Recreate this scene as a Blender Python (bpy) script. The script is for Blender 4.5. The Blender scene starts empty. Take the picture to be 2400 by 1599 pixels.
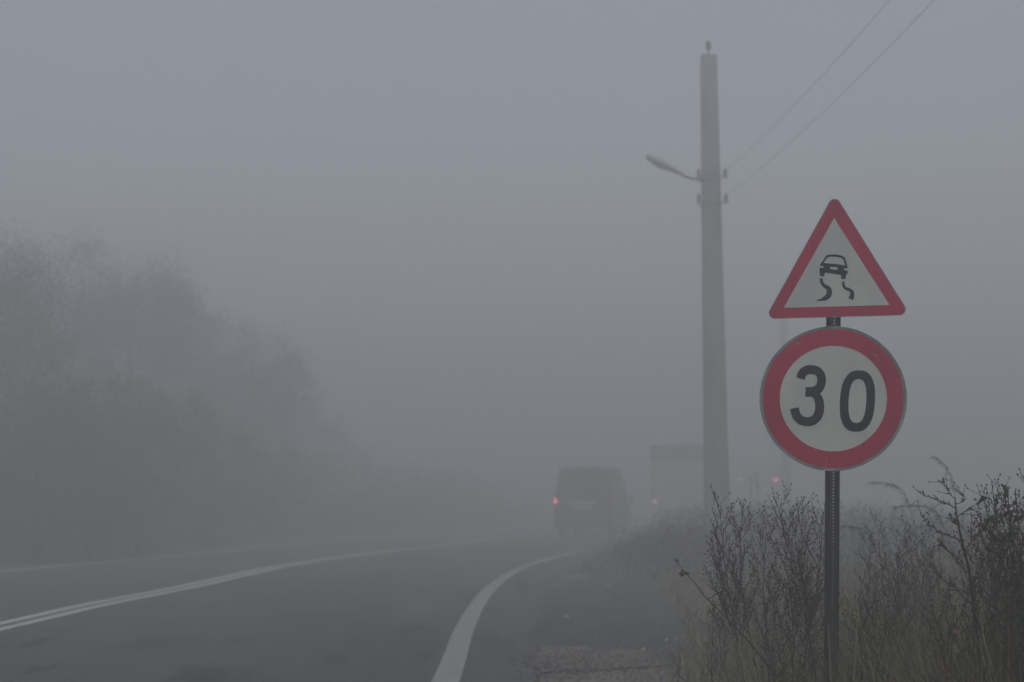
import bpy, math, random
from mathutils import Vector, Matrix, noise
R = math.radians
sc = bpy.context.scene
C = sc.collection

# ------------------------------------------------------------------ camera
H = 1.35
FPX = 2400 * 50 / 36.0
TH = math.atan((1168 - 799.5) / FPX)
cam_d = bpy.data.cameras.new("camera")
cam = bpy.data.objects.new("camera", cam_d)
C.objects.link(cam)
cam.location = (0, 0, H)
cam.rotation_euler = (R(90) + TH, 0, 0)
cam_d.lens = 50
cam_d.sensor_width = 36
cam_d.clip_start = 0.05
cam_d.clip_end = 2000
cam_d.dof.use_dof = True
cam_d.dof.focus_distance = 5.85
cam_d.dof.aperture_fstop = 2.8
sc.camera = cam

# ------------------------------------------------------------------ light
SUN_EL, SUN_AZ = R(72), R(165)          # azimuth measured from +Y to +X
w = bpy.data.worlds.new("World")
sc.world = w
w.use_nodes = True
nt = w.node_tree
bg = nt.nodes["Background"]
sky = nt.nodes.new("ShaderNodeTexSky")
sky.sky_type = 'NISHITA'
sky.sun_disc = False
sky.sun_elevation = SUN_EL
sky.sun_rotation = SUN_AZ
sky.air_density = 1.0
sky.dust_density = 2.0
sky.ozone_density = 1.0
hs = nt.nodes.new("ShaderNodeHueSaturation")
hs.inputs['Saturation'].default_value = 0.44
nt.links.new(sky.outputs[0], hs.inputs['Color'])
nt.links.new(hs.outputs[0], bg.inputs[0])
bg.inputs[1].default_value = 0.15
sd = bpy.data.lights.new("sun", 'SUN')
sd.energy = 0.5
sd.angle = R(40)
sd.color = (1.0, 0.97, 0.93)
sun = bpy.data.objects.new("sun", sd)
C.objects.link(sun)
dv = Vector((math.sin(SUN_AZ) * math.cos(SUN_EL), math.cos(SUN_AZ) * math.cos(SUN_EL), math.sin(SUN_EL)))
sun.rotation_euler = dv.to_track_quat('Z', 'Y').to_euler()
sun.location = (0, 0, 60)
sc.view_settings.view_transform = 'Standard'
sc.view_settings.look = 'None'
sc.view_settings.exposure = -0.3
sc.cycles.volume_bounces = 3
sc.cycles.max_bounces = 8
sc.cycles.transparent_max_bounces = 16
sc.cycles.use_denoising = True
FOG = 0.037

# ------------------------------------------------------------------ helpers
def ray(px, py):
    dx = (px - 1200) / FPX
    dz = (799.5 - py) / FPX
    return Vector((dx, math.cos(TH) - dz * math.sin(TH), math.sin(TH) + dz * math.cos(TH)))

def gp(px, py, z=0.0):
    d = ray(px, py)
    t = (z - H) / d.z
    return Vector((d.x * t, d.y * t, z))

def at(px, py, Y):
    d = ray(px, py)
    t = Y / d.y
    return Vector((d.x * t, Y, H + d.z * t))

def tag(o, label=None, cat=None, group=None, kind=None):
    if label: o['label'] = label
    if cat: o['category'] = cat
    if group: o['group'] = group
    if kind: o['kind'] = kind
    return o

def empty(name, loc, rz=0, label=None, cat=None, group=None):
    o = bpy.data.objects.new(name, None)
    C.objects.link(o)
    o.location = loc
    o.rotation_euler = (0, 0, rz)
    o.empty_display_size = 0.2
    return tag(o, label, cat, group)

class MB:
    def __init__(s):
        s.v = []; s.f = []; s.m = []
    def poly(s, pts, m=0):
        b = len(s.v); s.v += [tuple(p) for p in pts]
        s.f.append(tuple(range(b, b + len(pts)))); s.m.append(m)
    def box(s, c, d, m=0, rz=0, bev=0.0):
        cx, cy, cz = c; hx, hy, hz = d[0]/2, d[1]/2, d[2]/2
        ca, sa = math.cos(rz), math.sin(rz)
        if bev <= 0:
            ring = [(-hx, -hy), (hx, -hy), (hx, hy), (-hx, hy)]
            levels = [(-hz, 0), (hz, 0)]
        else:
            b = bev
            ring = [(-hx+b, -hy), (hx-b, -hy), (hx, -hy+b), (hx, hy-b), (hx-b, hy), (-hx+b, hy), (-hx, hy-b), (-hx, -hy+b)]
            levels = [(-hz, b), (-hz+b, 0), (hz-b, 0), (hz, b)]
        base = len(s.v); n = len(ring)
        for z, ins in levels:
            kx = (hx-ins)/hx; ky = (hy-ins)/hy
            for x, y in ring:
                x *= kx; y *= ky
                s.v.append((cx + x*ca - y*sa, cy + x*sa + y*ca, cz + z))
        for l in range(len(levels)-1):
            for i in range(n):
                a = base + l*n + i; b2 = base + l*n + (i+1) % n
                s.f.append((a, b2, b2+n, a+n)); s.m.append(m)
        s.f.append(tuple(base + i for i in reversed(range(n)))); s.m.append(m)
        t0 = base + (len(levels)-1)*n
        s.f.append(tuple(t0 + i for i in range(n))); s.m.append(m)
    def tube(s, path, rad, n=4, m=0, cap=True):
        base = len(s.v); k = len(path)
        ref = Vector((0.31, 0.87, 0.12)).normalized()
        for i, p in enumerate(path):
            a = path[max(0, i-1)]; b = path[min(k-1, i+1)]
            d = (b - a)
            if d.length < 1e-9: d = Vector((0, 0, 1))
            d.normalize()
            u = d.cross(ref)
            if u.length < 1e-3: u = d.cross(Vector((1, 0, 0)))
            u.normalize(); v = d.cross(u)
            r = rad[i] if isinstance(rad, (list, tuple)) else rad
            for j in range(n):
                an = 2*math.pi*j/n
                s.v.append(tuple(p + u*(r*math.cos(an)) + v*(r*math.sin(an))))
        for i in range(k-1):
            for j in range(n):
                a = base + i*n + j; b = base + i*n + (j+1) % n
                s.f.append((a, b, b+n, a+n)); s.m.append(m)
        if cap:
            s.f.append(tuple(base + j for j in reversed(range(n)))); s.m.append(m)
            s.f.append(tuple(base + (k-1)*n + j for j in range(n))); s.m.append(m)
    def bud(s, p, d, L, r, m=0):
        d = d.normalized()
        u = d.orthogonal().normalized(); v = d.cross(u)
        b = len(s.v)
        s.v.append(tuple(p)); c = p + d*(L*0.45)
        for q in (u, v, -u, -v): s.v.append(tuple(c + q*r))
        s.v.append(tuple(p + d*L))
        for j in range(4):
            k = (j+1) % 4
            s.f.append((b, b+1+k, b+1+j)); s.m.append(m)
            s.f.append((b+5, b+1+j, b+1+k)); s.m.append(m)
    def leaf(s, p, d, up, L, W, m=0, droop=0.3):
        d = d.normalized(); side = d.cross(up)
        if side.length < 1e-3: side = d.orthogonal()
        side.normalize()
        mid = p + d*(L*0.5); tip = p + d*L - Vector((0, 0, L*droop))
        b = len(s.v)
        s.v += [tuple(p), tuple(mid + side*(W/2)), tuple(tip), tuple(mid - side*(W/2))]
        s.f.append((b, b+1, b+2, b+3)); s.m.append(m)
    def blade(s, p, d, L, W, bend, m=0, seg=3):
        side = Vector((-d.y, d.x, 0))
        if side.length < 1e-4: side = Vector((1, 0, 0))
        side.normalize()
        up = Vector((0, 0, 1)); b = len(s.v)
        a0 = math.atan2(math.hypot(d.x, d.y), d.z)
        h = Vector((d.x, d.y, 0)); h = h.normalized() if h.length > 1e-5 else Vector((1, 0, 0))
        q = p.copy(); a = a0
        for i in range(seg+1):
            ww = W * (1 - (i/seg)**1.6) * 0.5 + 0.0002
            s.v.append(tuple(q - side*ww)); s.v.append(tuple(q + side*ww))
            a += bend/seg
            q = q + (h*math.sin(a) + up*math.cos(a)) * (L/seg)
        for i in range(seg):
            k = b + 2*i
            s.f.append((k, k+1, k+3, k+2)); s.m.append(m)
    def build(s, name, mats, parent=None, smooth=False, loc=None):
        me = bpy.data.meshes.new(name)
        me.from_pydata(s.v, [], s.f)
        if not isinstance(mats, (list, tuple)): mats = [mats]
        for mm in mats: me.materials.append(mm)
        me.polygons.foreach_set('material_index', s.m)
        if smooth: me.polygons.foreach_set('use_smooth', [True]*len(s.f))
        me.update()
        o = bpy.data.objects.new(name, me)
        C.objects.link(o)
        if parent: o.parent = parent
        if loc is not None: o.location = loc
        return o

def lathe(mb, prof, n=20, axis='Z', c=(0, 0, 0), m=0):
    b = len(mb.v)
    for r, h in prof:
        for j in range(n):
            a = 2*math.pi*j/n
            x, y = r*math.cos(a), r*math.sin(a)
            if axis == 'Z': p = (x, y, h)
            elif axis == 'X': p = (h, x, y)
            else: p = (x, h, y)
            mb.v.append((p[0]+c[0], p[1]+c[1], p[2]+c[2]))
    for i in range(len(prof)-1):
        for j in range(n):
            k = (j+1) % n
            mb.f.append((b+i*n+j, b+i*n+k, b+(i+1)*n+k, b+(i+1)*n+j)); mb.m.append(m)

# ------------------------------------------------------------------ materials
def mat(name, col, rough=0.8, var=0.15, scale=8.0, bump=0.0, metal=0.0, spec=0.3, col2=None, detail=4.0, emit=None, es=0.0):
    m = bpy.data.materials.new(name); m.use_nodes = True
    t = m.node_tree; b = t.nodes["Principled BSDF"]
    b.inputs['Roughness'].default_value = rough
    b.inputs['Metallic'].default_value = metal
    b.inputs['Specular IOR Level'].default_value = spec
    tc = t.nodes.new("ShaderNodeTexCoord")
    nz = t.nodes.new("ShaderNodeTexNoise")
    nz.inputs['Scale'].default_value = scale; nz.inputs['Detail'].default_value = detail
    t.links.new(tc.outputs['Object'], nz.inputs['Vector'])
    rp = t.nodes.new("ShaderNodeValToRGB")
    c2 = col2 if col2 else tuple(min(1, c*(1+var)) for c in col)
    c1 = col if col2 else tuple(c*(1-var) for c in col)
    rp.color_ramp.elements[0].position = 0.35; rp.color_ramp.elements[1].position = 0.65
    rp.color_ramp.elements[0].color = (*c1, 1); rp.color_ramp.elements[1].color = (*c2, 1)
    t.links.new(nz.outputs['Fac'], rp.inputs[0]); t.links.new(rp.outputs[0], b.inputs['Base Color'])
    if bump > 0:
        bp = t.nodes.new("ShaderNodeBump"); bp.inputs['Strength'].default_value = bump
        n2 = t.nodes.new("ShaderNodeTexNoise"); n2.inputs['Scale'].default_value = scale*6; n2.inputs['Detail'].default_value = 6
        t.links.new(tc.outputs['Object'], n2.inputs['Vector'])
        t.links.new(n2.outputs['Fac'], bp.inputs['Height']); t.links.new(bp.outputs[0], b.inputs['Normal'])
        bp.inputs['Distance'].default_value = 0.02
    if emit:
        b.inputs['Emission Color'].default_value = (*emit, 1); b.inputs['Emission Strength'].default_value = es
    return m

def layered(name, layers, rough=0.85, bump=0.4, bscale=60):
    """layers: first colour, then (colour, scale, low, high, (stretch xyz)) noise masks laid over it"""
    m = bpy.data.materials.new(name); m.use_nodes = True
    t = m.node_tree; b = t.nodes["Principled BSDF"]; b.inputs['Roughness'].default_value = rough
    b.inputs['Specular IOR Level'].default_value = 0.35
    tc = t.nodes.new("ShaderNodeTexCoord")
    last = None
    for i, L in enumerate(layers):
        if i == 0:
            rgb = t.nodes.new("ShaderNodeRGB"); rgb.outputs[0].default_value = (*L, 1); last = rgb.outputs[0]; continue
        col, scl, lo, hi, st = L
        mp = t.nodes.new("ShaderNodeMapping"); mp.inputs['Scale'].default_value = st
        mp.inputs['Location'].default_value = (3.1*i, 7.7*i, 0)
        t.links.new(tc.outputs['Object'], mp.inputs['Vector'])
        nz = t.nodes.new("ShaderNodeTexNoise"); nz.inputs['Scale'].default_value = scl; nz.inputs['Detail'].default_value = 5
        nz.inputs['Roughness'].default_value = 0.6
        t.links.new(mp.outputs[0], nz.inputs['Vector'])
        mr = t.nodes.new("ShaderNodeMapRange"); mr.inputs['From Min'].default_value = lo; mr.inputs['From Max'].default_value = hi
        t.links.new(nz.outputs['Fac'], mr.inputs['Value'])
        mx = t.nodes.new("ShaderNodeMix"); mx.data_type = 'RGBA'
        mx.inputs[7].default_value = (*col, 1)
        t.links.new(mr.outputs[0], mx.inputs[0]); t.links.new(last, mx.inputs[6]); last = mx.outputs[2]
    t.links.new(last, b.inputs['Base Color'])
    bp = t.nodes.new("ShaderNodeBump"); bp.inputs['Strength'].default_value = bump; bp.inputs['Distance'].default_value = 0.01
    n2 = t.nodes.new("ShaderNodeTexNoise"); n2.inputs['Scale'].default_value = bscale; n2.inputs['Detail'].default_value = 5
    t.links.new(tc.outputs['Object'], n2.inputs['Vector'])
    t.links.new(n2.outputs['Fac'], bp.inputs['Height']); t.links.new(bp.outputs[0], b.inputs['Normal'])
    return m

M = {}
M['asphalt'] = layered('asphalt', [(0.060, 0.062, 0.064), ((0.030, 0.031, 0.034), 0.5, 0.45, 0.7, (1, .25, 1)), ((0.13, 0.13, 0.13), 45, 0.56, 0.72, (1, .5, 1)),
                                   ((0.022, 0.024, 0.027), 2.6, 0.56, 0.62, (1, .16, 1)), ((0.095, 0.095, 0.092), 0.9, 0.58, 0.7, (1, .12, 1))], rough=0.85, bump=0.5, bscale=140)
M['apron'] = layered('old_asphalt', [(0.034, 0.034, 0.032), ((0.075, 0.072, 0.064), 0.9, 0.52, 0.68, (1, .6, 1)), ((0.016, 0.017, 0.017), 2.4, 0.50, 0.62, (1, .45, 1)), ((0.16, 0.15, 0.135), 22, 0.62, 0.72, (1, 1, 1)), ((0.05, 0.06, 0.03), 1.7, 0.58, 0.66, (1, .6, 1)),
                                     ((0.02, 0.021, 0.018), 5, 0.55, 0.7, (1, 1, 1))], rough=0.85, bump=0.9, bscale=50)
M['gravel'] = layered('pale_gravel', [(0.17, 0.155, 0.135), ((0.045, 0.042, 0.038), 14, 0.52, 0.66, (1, .6, 1)), ((0.24, 0.22, 0.20), 45, 0.55, 0.7, (1, 1, 1)),
                                      ((0.035, 0.033, 0.03), 2.2, 0.55, 0.68, (.5, 2.2, 1))], rough=0.9, bump=1.0, bscale=40)
M['paint'] = layered('worn_white_paint', [(0.28, 0.28, 0.27), ((0.13, 0.13, 0.13), 7, 0.55, 0.78, (1, .3, 1)), ((0.09, 0.09, 0.09), 60, 0.60, 0.75, (1, .5, 1))], rough=0.7, bump=0.3, bscale=120)
M['paint_bright'] = layered('white_centre_paint', [(0.50, 0.50, 0.49), ((0.22, 0.22, 0.22), 5, 0.55, 0.75, (1, .3, 1))], rough=0.8, bump=0.3, bscale=120)
M['soil'] = layered('verge_soil', [(0.035, 0.032, 0.022), ((0.045, 0.055, 0.022), 1.5, 0.45, 0.6, (1, 1, 1)), ((0.09, 0.075, 0.045), 9, 0.55, 0.7, (1, 1, 1))], rough=0.95, bump=1.0, bscale=12)
M['stone'] = mat('pebble', (0.18, 0.17, 0.155), 0.9, 0.4, 30)
M['litter'] = mat('white_scrap', (0.42, 0.42, 0.40), 0.6, 0.1, 20)
M['concrete'] = layered('weathered_concrete', [(0.30, 0.298, 0.29), ((0.17, 0.168, 0.16), 1.6, 0.48, 0.64, (1, 1, .22)), ((0.33, 0.32, 0.30), 10, 0.55, 0.7, (1, 1, 1))], rough=0.9, bump=0.4, bscale=30)
M['darkmetal'] = mat('dark_steel', (0.035, 0.035, 0.037), 0.55, 0.3, 15, metal=0.3)
M['galv'] = mat('galvanised', (0.22, 0.225, 0.23), 0.5, 0.15, 20, metal=0.6)
M['postmetal'] = layered('weathered_post_steel', [(0.030, 0.030, 0.032), ((0.05, 0.05, 0.05), 12, 0.5, 0.7, (1, 1, .2)), ((0.035, 0.022, 0.016), 25, 0.62, 0.72, (1, 1, .4))], rough=0.6, bump=0.2, bscale=90)
M['lampgrey'] = mat('lamp_housing', (0.50, 0.51, 0.46), 0.5, 0.1, 8)
M['lampglass'] = mat('lamp_cover', (0.35, 0.36, 0.34), 0.25, 0.05, 8)
M['porcelain'] = mat('porcelain', (0.12, 0.09, 0.07), 0.3, 0.1, 8)
M['wire'] = mat('aluminium_wire', (0.03, 0.03, 0.03), 0.9, 0.1, 8, spec=0.0)
M['signred'] = layered('sign_red_sheet', [(0.52, 0.035, 0.09), ((0.42, 0.035, 0.08), 7, 0.45, 0.65, (1, 1, 1)), ((0.30, 0.12, 0.14), 55, 0.68, 0.78, (1, 1, 1))], rough=0.45, bump=0.03, bscale=30)
M['signwhite'] = layered('sign_white_sheet', [(0.66, 0.66, 0.61), ((0.56, 0.565, 0.53), 5, 0.42, 0.66, (1, 1, .8)), ((0.45, 0.45, 0.42), 70, 0.68, 0.8, (1, 1, .4))], rough=0.4, bump=0.03, bscale=30)
M['signblack'] = mat('sign_black_ink', (0.018, 0.018, 0.02), 0.5, 0.25, 30)
M['signrim'] = mat('sign_plate_edge', (0.30, 0.31, 0.30), 0.5, 0.25, 20, metal=0.3)
M['bark'] = mat('bark', (0.045, 0.036, 0.028), 0.95, 0.3, 6, bump=0.5)
M['leafA'] = mat('leaf_dark', (0.040, 0.052, 0.022), 0.8, 0.4, 1.2)
M['leafB'] = mat('leaf_olive', (0.065, 0.068, 0.028), 0.8, 0.4, 1.2)
M['leafC'] = mat('leaf_brown', (0.075, 0.052, 0.028), 0.85, 0.3, 1.2)
M['grassG'] = mat('grass_green', (0.115, 0.135, 0.045), 0.7, 0.35, 2)
M['grassD'] = mat('grass_dry', (0.26, 0.21, 0.11), 0.8, 0.3, 2)
M['straw'] = mat('pale_straw', (0.34, 0.28, 0.15), 0.8, 0.15, 5)
M['grassB'] = mat('grass_brown', (0.095, 0.068, 0.035), 0.85, 0.3, 2)
M['grassO'] = mat('leaf_rust', (0.34, 0.10, 0.035), 0.8, 0.3, 2)
M['stalk'] = mat('weed_stalk', (0.034, 0.028, 0.020), 0.85, 0.3, 20)
M['massstalk'] = mat('withered_stalk', (0.040, 0.033, 0.022), 0.85, 0.3, 3)
M['seed'] = mat('seed_head', (0.048, 0.038, 0.027), 0.95, 0.4, 30)
M['reed'] = mat('reed_plume', (0.06, 0.055, 0.045), 0.9, 0.3, 20)
M['vanpaint'] = mat('van_paint', (0.028, 0.031, 0.037), 0.35, 0.08, 3, spec=0.5)
M['glass'] = mat('dark_glass', (0.02, 0.024, 0.028), 0.12, 0.05, 3, spec=0.6)
M['rubber'] = mat('rubber', (0.012, 0.012, 0.012), 0.9, 0.2, 10)
M['plastic'] = mat('black_plastic', (0.016, 0.016, 0.017), 0.6, 0.2, 10)
M['rim'] = mat('wheel_rim', (0.25, 0.25, 0.26), 0.4, 0.1, 10, metal=0.7)
M['chrome'] = mat('bright_trim', (0.75, 0.75, 0.75), 0.35, 0.05, 10, metal=0.2)
M['plate'] = mat('number_plate', (0.55, 0.55, 0.55), 0.5, 0.05, 10)
M['redlens'] = mat('red_lens', (0.16, 0.012, 0.015), 0.25, 0.05, 10)
M['redlit'] = mat('lit_red_lens', (0.4, 0.03, 0.04), 0.3, 0.05, 10, emit=(1.0, 0.16, 0.22), es=3.4)
M['farlit'] = mat('lit_red_lens_far', (0.4, 0.03, 0.04), 0.3, 0.05, 10, emit=(1.0, 0.22, 0.28), es=9.0)
M['palelit'] = mat('lit_pale_lens', (0.4, 0.3, 0.3), 0.3, 0.05, 10, emit=(1.0, 0.8, 0.8), es=2.5)
M['trucklit'] = mat('lit_truck_lens', (0.4, 0.2, 0.2), 0.3, 0.05, 10, emit=(1.0, 0.50, 0.46), es=1.4)
M['truckbody'] = mat('truck_pale_box', (0.50, 0.49, 0.48), 0.5, 0.06, 2)
M['trucktop'] = mat('truck_dark_panel', (0.045, 0.047, 0.05), 0.6, 0.1, 2)

# ------------------------------------------------------------------ haze
hb = MB(); hb.box((0, 150, 6.0), (900, 900, 14.4))
haze = hb.build('haze', [])
hm = bpy.data.materials.new('haze_air'); hm.use_nodes = True
ht = hm.node_tree; ht.nodes.remove(ht.nodes["Principled BSDF"])
pv = ht.nodes.new("ShaderNodeVolumePrincipled")
pv.inputs['Color'].default_value = (0.915, 0.912, 0.905, 1)
pv.inputs['Density'].default_value = FOG
pv.inputs['Anisotropy'].default_value = 0.35
ht.links.new(pv.outputs[0], ht.nodes['Material Output'].inputs['Volume'])
haze.data.materials.append(hm)
haze['kind'] = 'stuff'; haze['label'] = 'thick grey fog filling the air over the road'; haze['category'] = 'fog'

# ------------------------------------------------------------------ road lines as functions x(y)
def curve(pts):
    pts = sorted(pts, key=lambda p: p[0])
    ys = [p[0] for p in pts]; xs = [p[1] for p in pts]; n = len(ys)
    d = [0]*n
    for i in range(n):
        if i == 0: d[i] = (xs[1]-xs[0])/(ys[1]-ys[0])
        elif i == n-1: d[i] = (xs[-1]-xs[-2])/(ys[-1]-ys[-2])
        else:
            d[i] = (xs[i+1]-xs[i-1])/(ys[i+1]-ys[i-1])
    def f(y):
        if y <= ys[0]: return xs[0] + d[0]*(y-ys[0])
        if y >= ys[-1]: return xs[-1] + d[-1]*(y-ys[-1])
        for i in range(n-1):
            if y <= ys[i+1]:
                h = ys[i+1]-ys[i]; t = (y-ys[i])/h
                return ((2*t**3-3*t*t+1)*xs[i] + (t**3-2*t*t+t)*h*d[i] + (-2*t**3+3*t*t)*xs[i+1] + (t**3-t*t)*h*d[i+1])
    return f

def pts_of(lst):
    r = []
    for px, py in lst:
        g = gp(px, py); r.append((g.y, g.x))
    return r
redge = curve([(-25, -0.95), (0, -0.62)] + pts_of([(1045, 1599), (1091, 1472), (1130, 1404), (1162, 1370), (1197, 1346), (1239, 1326), (1294, 1309), (1352, 1295), (1423, 1285)]) + [(45.2, 4.5), (59.3, 9.5), (81, 17), (160, 45)])
cedge = curve([(-25, -6.2), (0, -6.05)] + pts_of([(0, 1471), (221, 1420), (442, 1376.5), (663, 1328.5), (883, 1296.5), (1049, 1277.5), (1215, 1258)]) + [(63.5, 4.9), (85, 12.5), (163, 40)])
ledge = curve([(-25, -10.3), (0, -10.2)] + pts_of([(0, 1342), (221, 1321), (442, 1301.5), (663, 1278), (773, 1268)]) + [(54, -2.6), (66, 1.2), (88, 8.5), (165, 35)])
def shoulder_r(y):
    pts = [(-25, .75), (0, .72), (10.2, .66), (11.9, .60), (13, .67), (15, .72), (18, .85), (22, .85), (28, 1.1), (34, 1.0), (42, .8), (160, .8)]
    for i in range(len(pts)-1):
        if y <= pts[i+1][0]:
            t = (y-pts[i][0])/(pts[i+1][0]-pts[i][0]); b = pts[i][1]*(1-t) + pts[i+1][1]*t; break
    else: b = .8
    return b + 0.10*noise.noise(Vector((y*1.3, 0, 0))) + 0.05*noise.noise(Vector((y*5, 3, 0)))

def sm(a, b, t):
    t = max(0, min(1, (t-a)/(b-a))); return t*t*(3-2*t)
def verge_x(y):      # where the right-hand vegetation starts
    if y > 34: return redge(y) + 1.5
    pts = [(-99, 1.0), (8.5, 1.0), (11, 1.42), (14, 1.9), (19, 2.3), (26, 2.5), (34, redge(34)+1.5)]
    for i in range(6):
        if y <= pts[i+1][0]:
            t = (y-pts[i][0])/(pts[i+1][0]-pts[i][0]); return pts[i][1]*(1-t)+pts[i+1][1]*t
def hgt(x, y):
    right = x - verge_x(y)
    z = 0.22*sm(0.2, 2.5, right) + 0.25*sm(3, 9, right)
    left = (ledge(y) - 1.6) - x
    z += 0.5*sm(0.3, 3, left) + 3.2*sm(2, 22, left)
    if z > 0.0:
        z += 0.08*noise.noise(Vector((x*.5, y*.5, 0)))*min(1, z*6)
    return z - 0.0

# ground
xs = []; v = -300.0
while v < 340:
    xs.append(v); a = abs(v); v += 0.5 if a < 14 else (2.0 if a < 40 else 20)
ys = []; v = -60.0
while v < 480:
    ys.append(v); v += 20 if v < -20 else (0.6 if v < 45 else (2.0 if v < 110 else 25))
g = MB()
for y in ys:
    for x in xs: g.v.append((x, y, hgt(x, y)))
nx = len(xs)
for j in range(len(ys)-1):
    for i in range(nx-1):
        a = j*nx+i; g.f.append((a, a+1, a+1+nx, a+nx)); g.m.append(0)
tag(g.build('ground', M['soil'], smooth=True), kind='structure')

def strip(name, fl, fr, y0, y1, dy, z, m, nxs=6):
    b = MB(); n = int((y1-y0)/dy)
    for k in range(n+1):
        y = y0 + (y1-y0)*k/n
        l, r = fl(y), fr(y)
        for q in range(nxs+1): b.v.append((l + (r-l)*q/nxs, y, z))
    for k in range(n):
        for q in range(nxs):
            a = k*(nxs+1)+q; b.f.append((a, a+1, a+nxs+2, a+nxs+1)); b.m.append(0)
    return tag(b.build(name, m), kind='structure')
strip('road', lambda y: ledge(y)-0.9-.08*noise.noise(Vector((y*.8, 9, 0))), lambda y: redge(y)+shoulder_r(y), -25, 160, .12, .009, M['asphalt'])
strip('lay_by', lambda y: redge(y)+shoulder_r(y)+(.03+max(-.2, .16*noise.noise(Vector((y*2.1, 40, 0)))+.1*noise.noise(Vector((y*6, 44, 0)))) if y < 20 else -.3*sm(20, 23, y)), lambda y: max(redge(y)+.6, verge_x(y)+.25+.25*noise.noise(Vector((y*1.1, 20, 0)))), 1, 27, .12, .004, M['apron'])

def paint(name, f, off, wd, y0, y1, pm_='paint'):
    b = MB(); n = int((y1-y0)/0.2)
    for k in range(n+1):
        y = y0+(y1-y0)*k/n
        dx = (f(y+.3)-f(y-.3))/.6
        T = Vector((dx, 1, 0)).normalized(); N = Vector((T.y, -T.x, 0))
        p = Vector((f(y), y, 0)) + N*off
        ww = wd*(1+.05*noise.noise(Vector((y*2, off, 0))))
        for s_ in (-.5, .5):
            q = p + N*(s_*ww); b.v.append((q.x, q.y, .0135))
    for k in range(n): a = 2*k; b.f.append((a, a+1, a+3, a+2)); b.m.append(0)
    return tag(b.build(name, M[pm_]), kind='structure')
paint('edge_line', redge, 0, .205, -20, 150)
paint('centre_line', cedge, -.13, .15, -20, 150, 'paint_bright')
paint('centre_line', cedge, .13, .15, -20, 150, 'paint_bright')
paint('edge_line', ledge, 0, .2, -20, 150, 'paint_bright')

# pale gravel patch beside the road edge
gpts = [(1262, 1640), (1268, 1599), (1258, 1560), (1256, 1528), (1300, 1514), (1400, 1521), (1450, 1519), (1520, 1530), (1560, 1552), (1610, 1575), (1680, 1592), (1760, 1640), (1800, 1760), (1280, 1760)]
b = MB(); gg = []
random.seed(4)
for i in range(len(gpts)):
    a, c = gpts[i], gpts[(i+1) % len(gpts)]
    for k in range(6):
        t = k/6; px = a[0]+(c[0]-a[0])*t; py = a[1]+(c[1]-a[1])*t
        q = gp(px, py, .0085); q.x += .07*noise.noise(q*5); q.y += .55*noise.noise(q*2.7+Vector((9, 0, 0)))+.25*noise.noise(q*9)
        gg.append(q)
b.poly(gg)
tag(b.build('gravel_patch', M['gravel']), kind='structure')

for pts_ in ([(1296, 1356), (1345, 1346), (1392, 1347), (1380, 1354), (1330, 1362)], [(1286, 1366), (1312, 1369), (1334, 1376), (1326, 1380), (1296, 1374)]):
    b = MB(); b.poly([gp(px, py, .0085) for px, py in reversed(pts_)])
    tag(b.build('gravel_patch', M['gravel']), kind='structure')
# loose pebbles and crumbs of broken asphalt: uncountable
random.seed(11)
b = MB()
for k in range(5200):
    y = random.uniform(8.5, 24) if random.random() < .6 else random.uniform(9.5, 13)
    x0 = redge(y)+shoulder_r(y)-.12; x1 = verge_x(y)+.5
    x = x0+(x1-x0)*random.random()**1.2
    r = random.uniform(.003, .011)*(1.7 if random.random() < .06 else 1)
    lump = [Vector((random.uniform(.7, 1.2)*r*math.cos(a), random.uniform(.7, 1.2)*r*math.sin(a), 0)) for a in (0, 1.2, 2.5, 3.8, 5)]
    base = len(b.v); z = .009
    for q in lump: b.v.append((x+q.x, y+q.y, z))
    for q in lump: b.v.append((x+q.x*.6, y+q.y*.6, z+r*.8))
    for i in range(5):
        j = (i+1) % 5; b.f.append((base+i, base+j, base+5+j, base+5+i)); b.m.append(k % 3)
    b.f.append(tuple(base+5+i for i in range(5))); b.m.append(k % 3)
for k in range(2600):
    y = random.gauss(11.9, .75); x = random.uniform(.2, 1.75)+.1*random.gauss(0, 1); r = random.uniform(.004, .013); z = .011
    if y < 10 or x < redge(y)+shoulder_r(y)-.08: continue
    base = len(b.v)
    for kk, zz in ((1, 0), (.6, r*.8)):
        for a in (0, 1.3, 2.5, 3.7, 5): b.v.append((x+r*kk*math.cos(a)*random.uniform(.8, 1.1), y+r*kk*math.sin(a), z+zz))
    for i in range(5):
        j = (i+1) % 5; b.f.append((base+i, base+j, base+5+j, base+5+i)); b.m.append(2 if k % 3 else 1)
    b.f.append(tuple(base+5+i for i in range(5))); b.m.append(2 if k % 3 else 1)
tag(b.build('pebbles', [M['stone'], M['apron'], M['gravel']]), 'loose pebbles and asphalt crumbs scattered over the lay-by', 'pebbles', kind='stuff')

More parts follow.
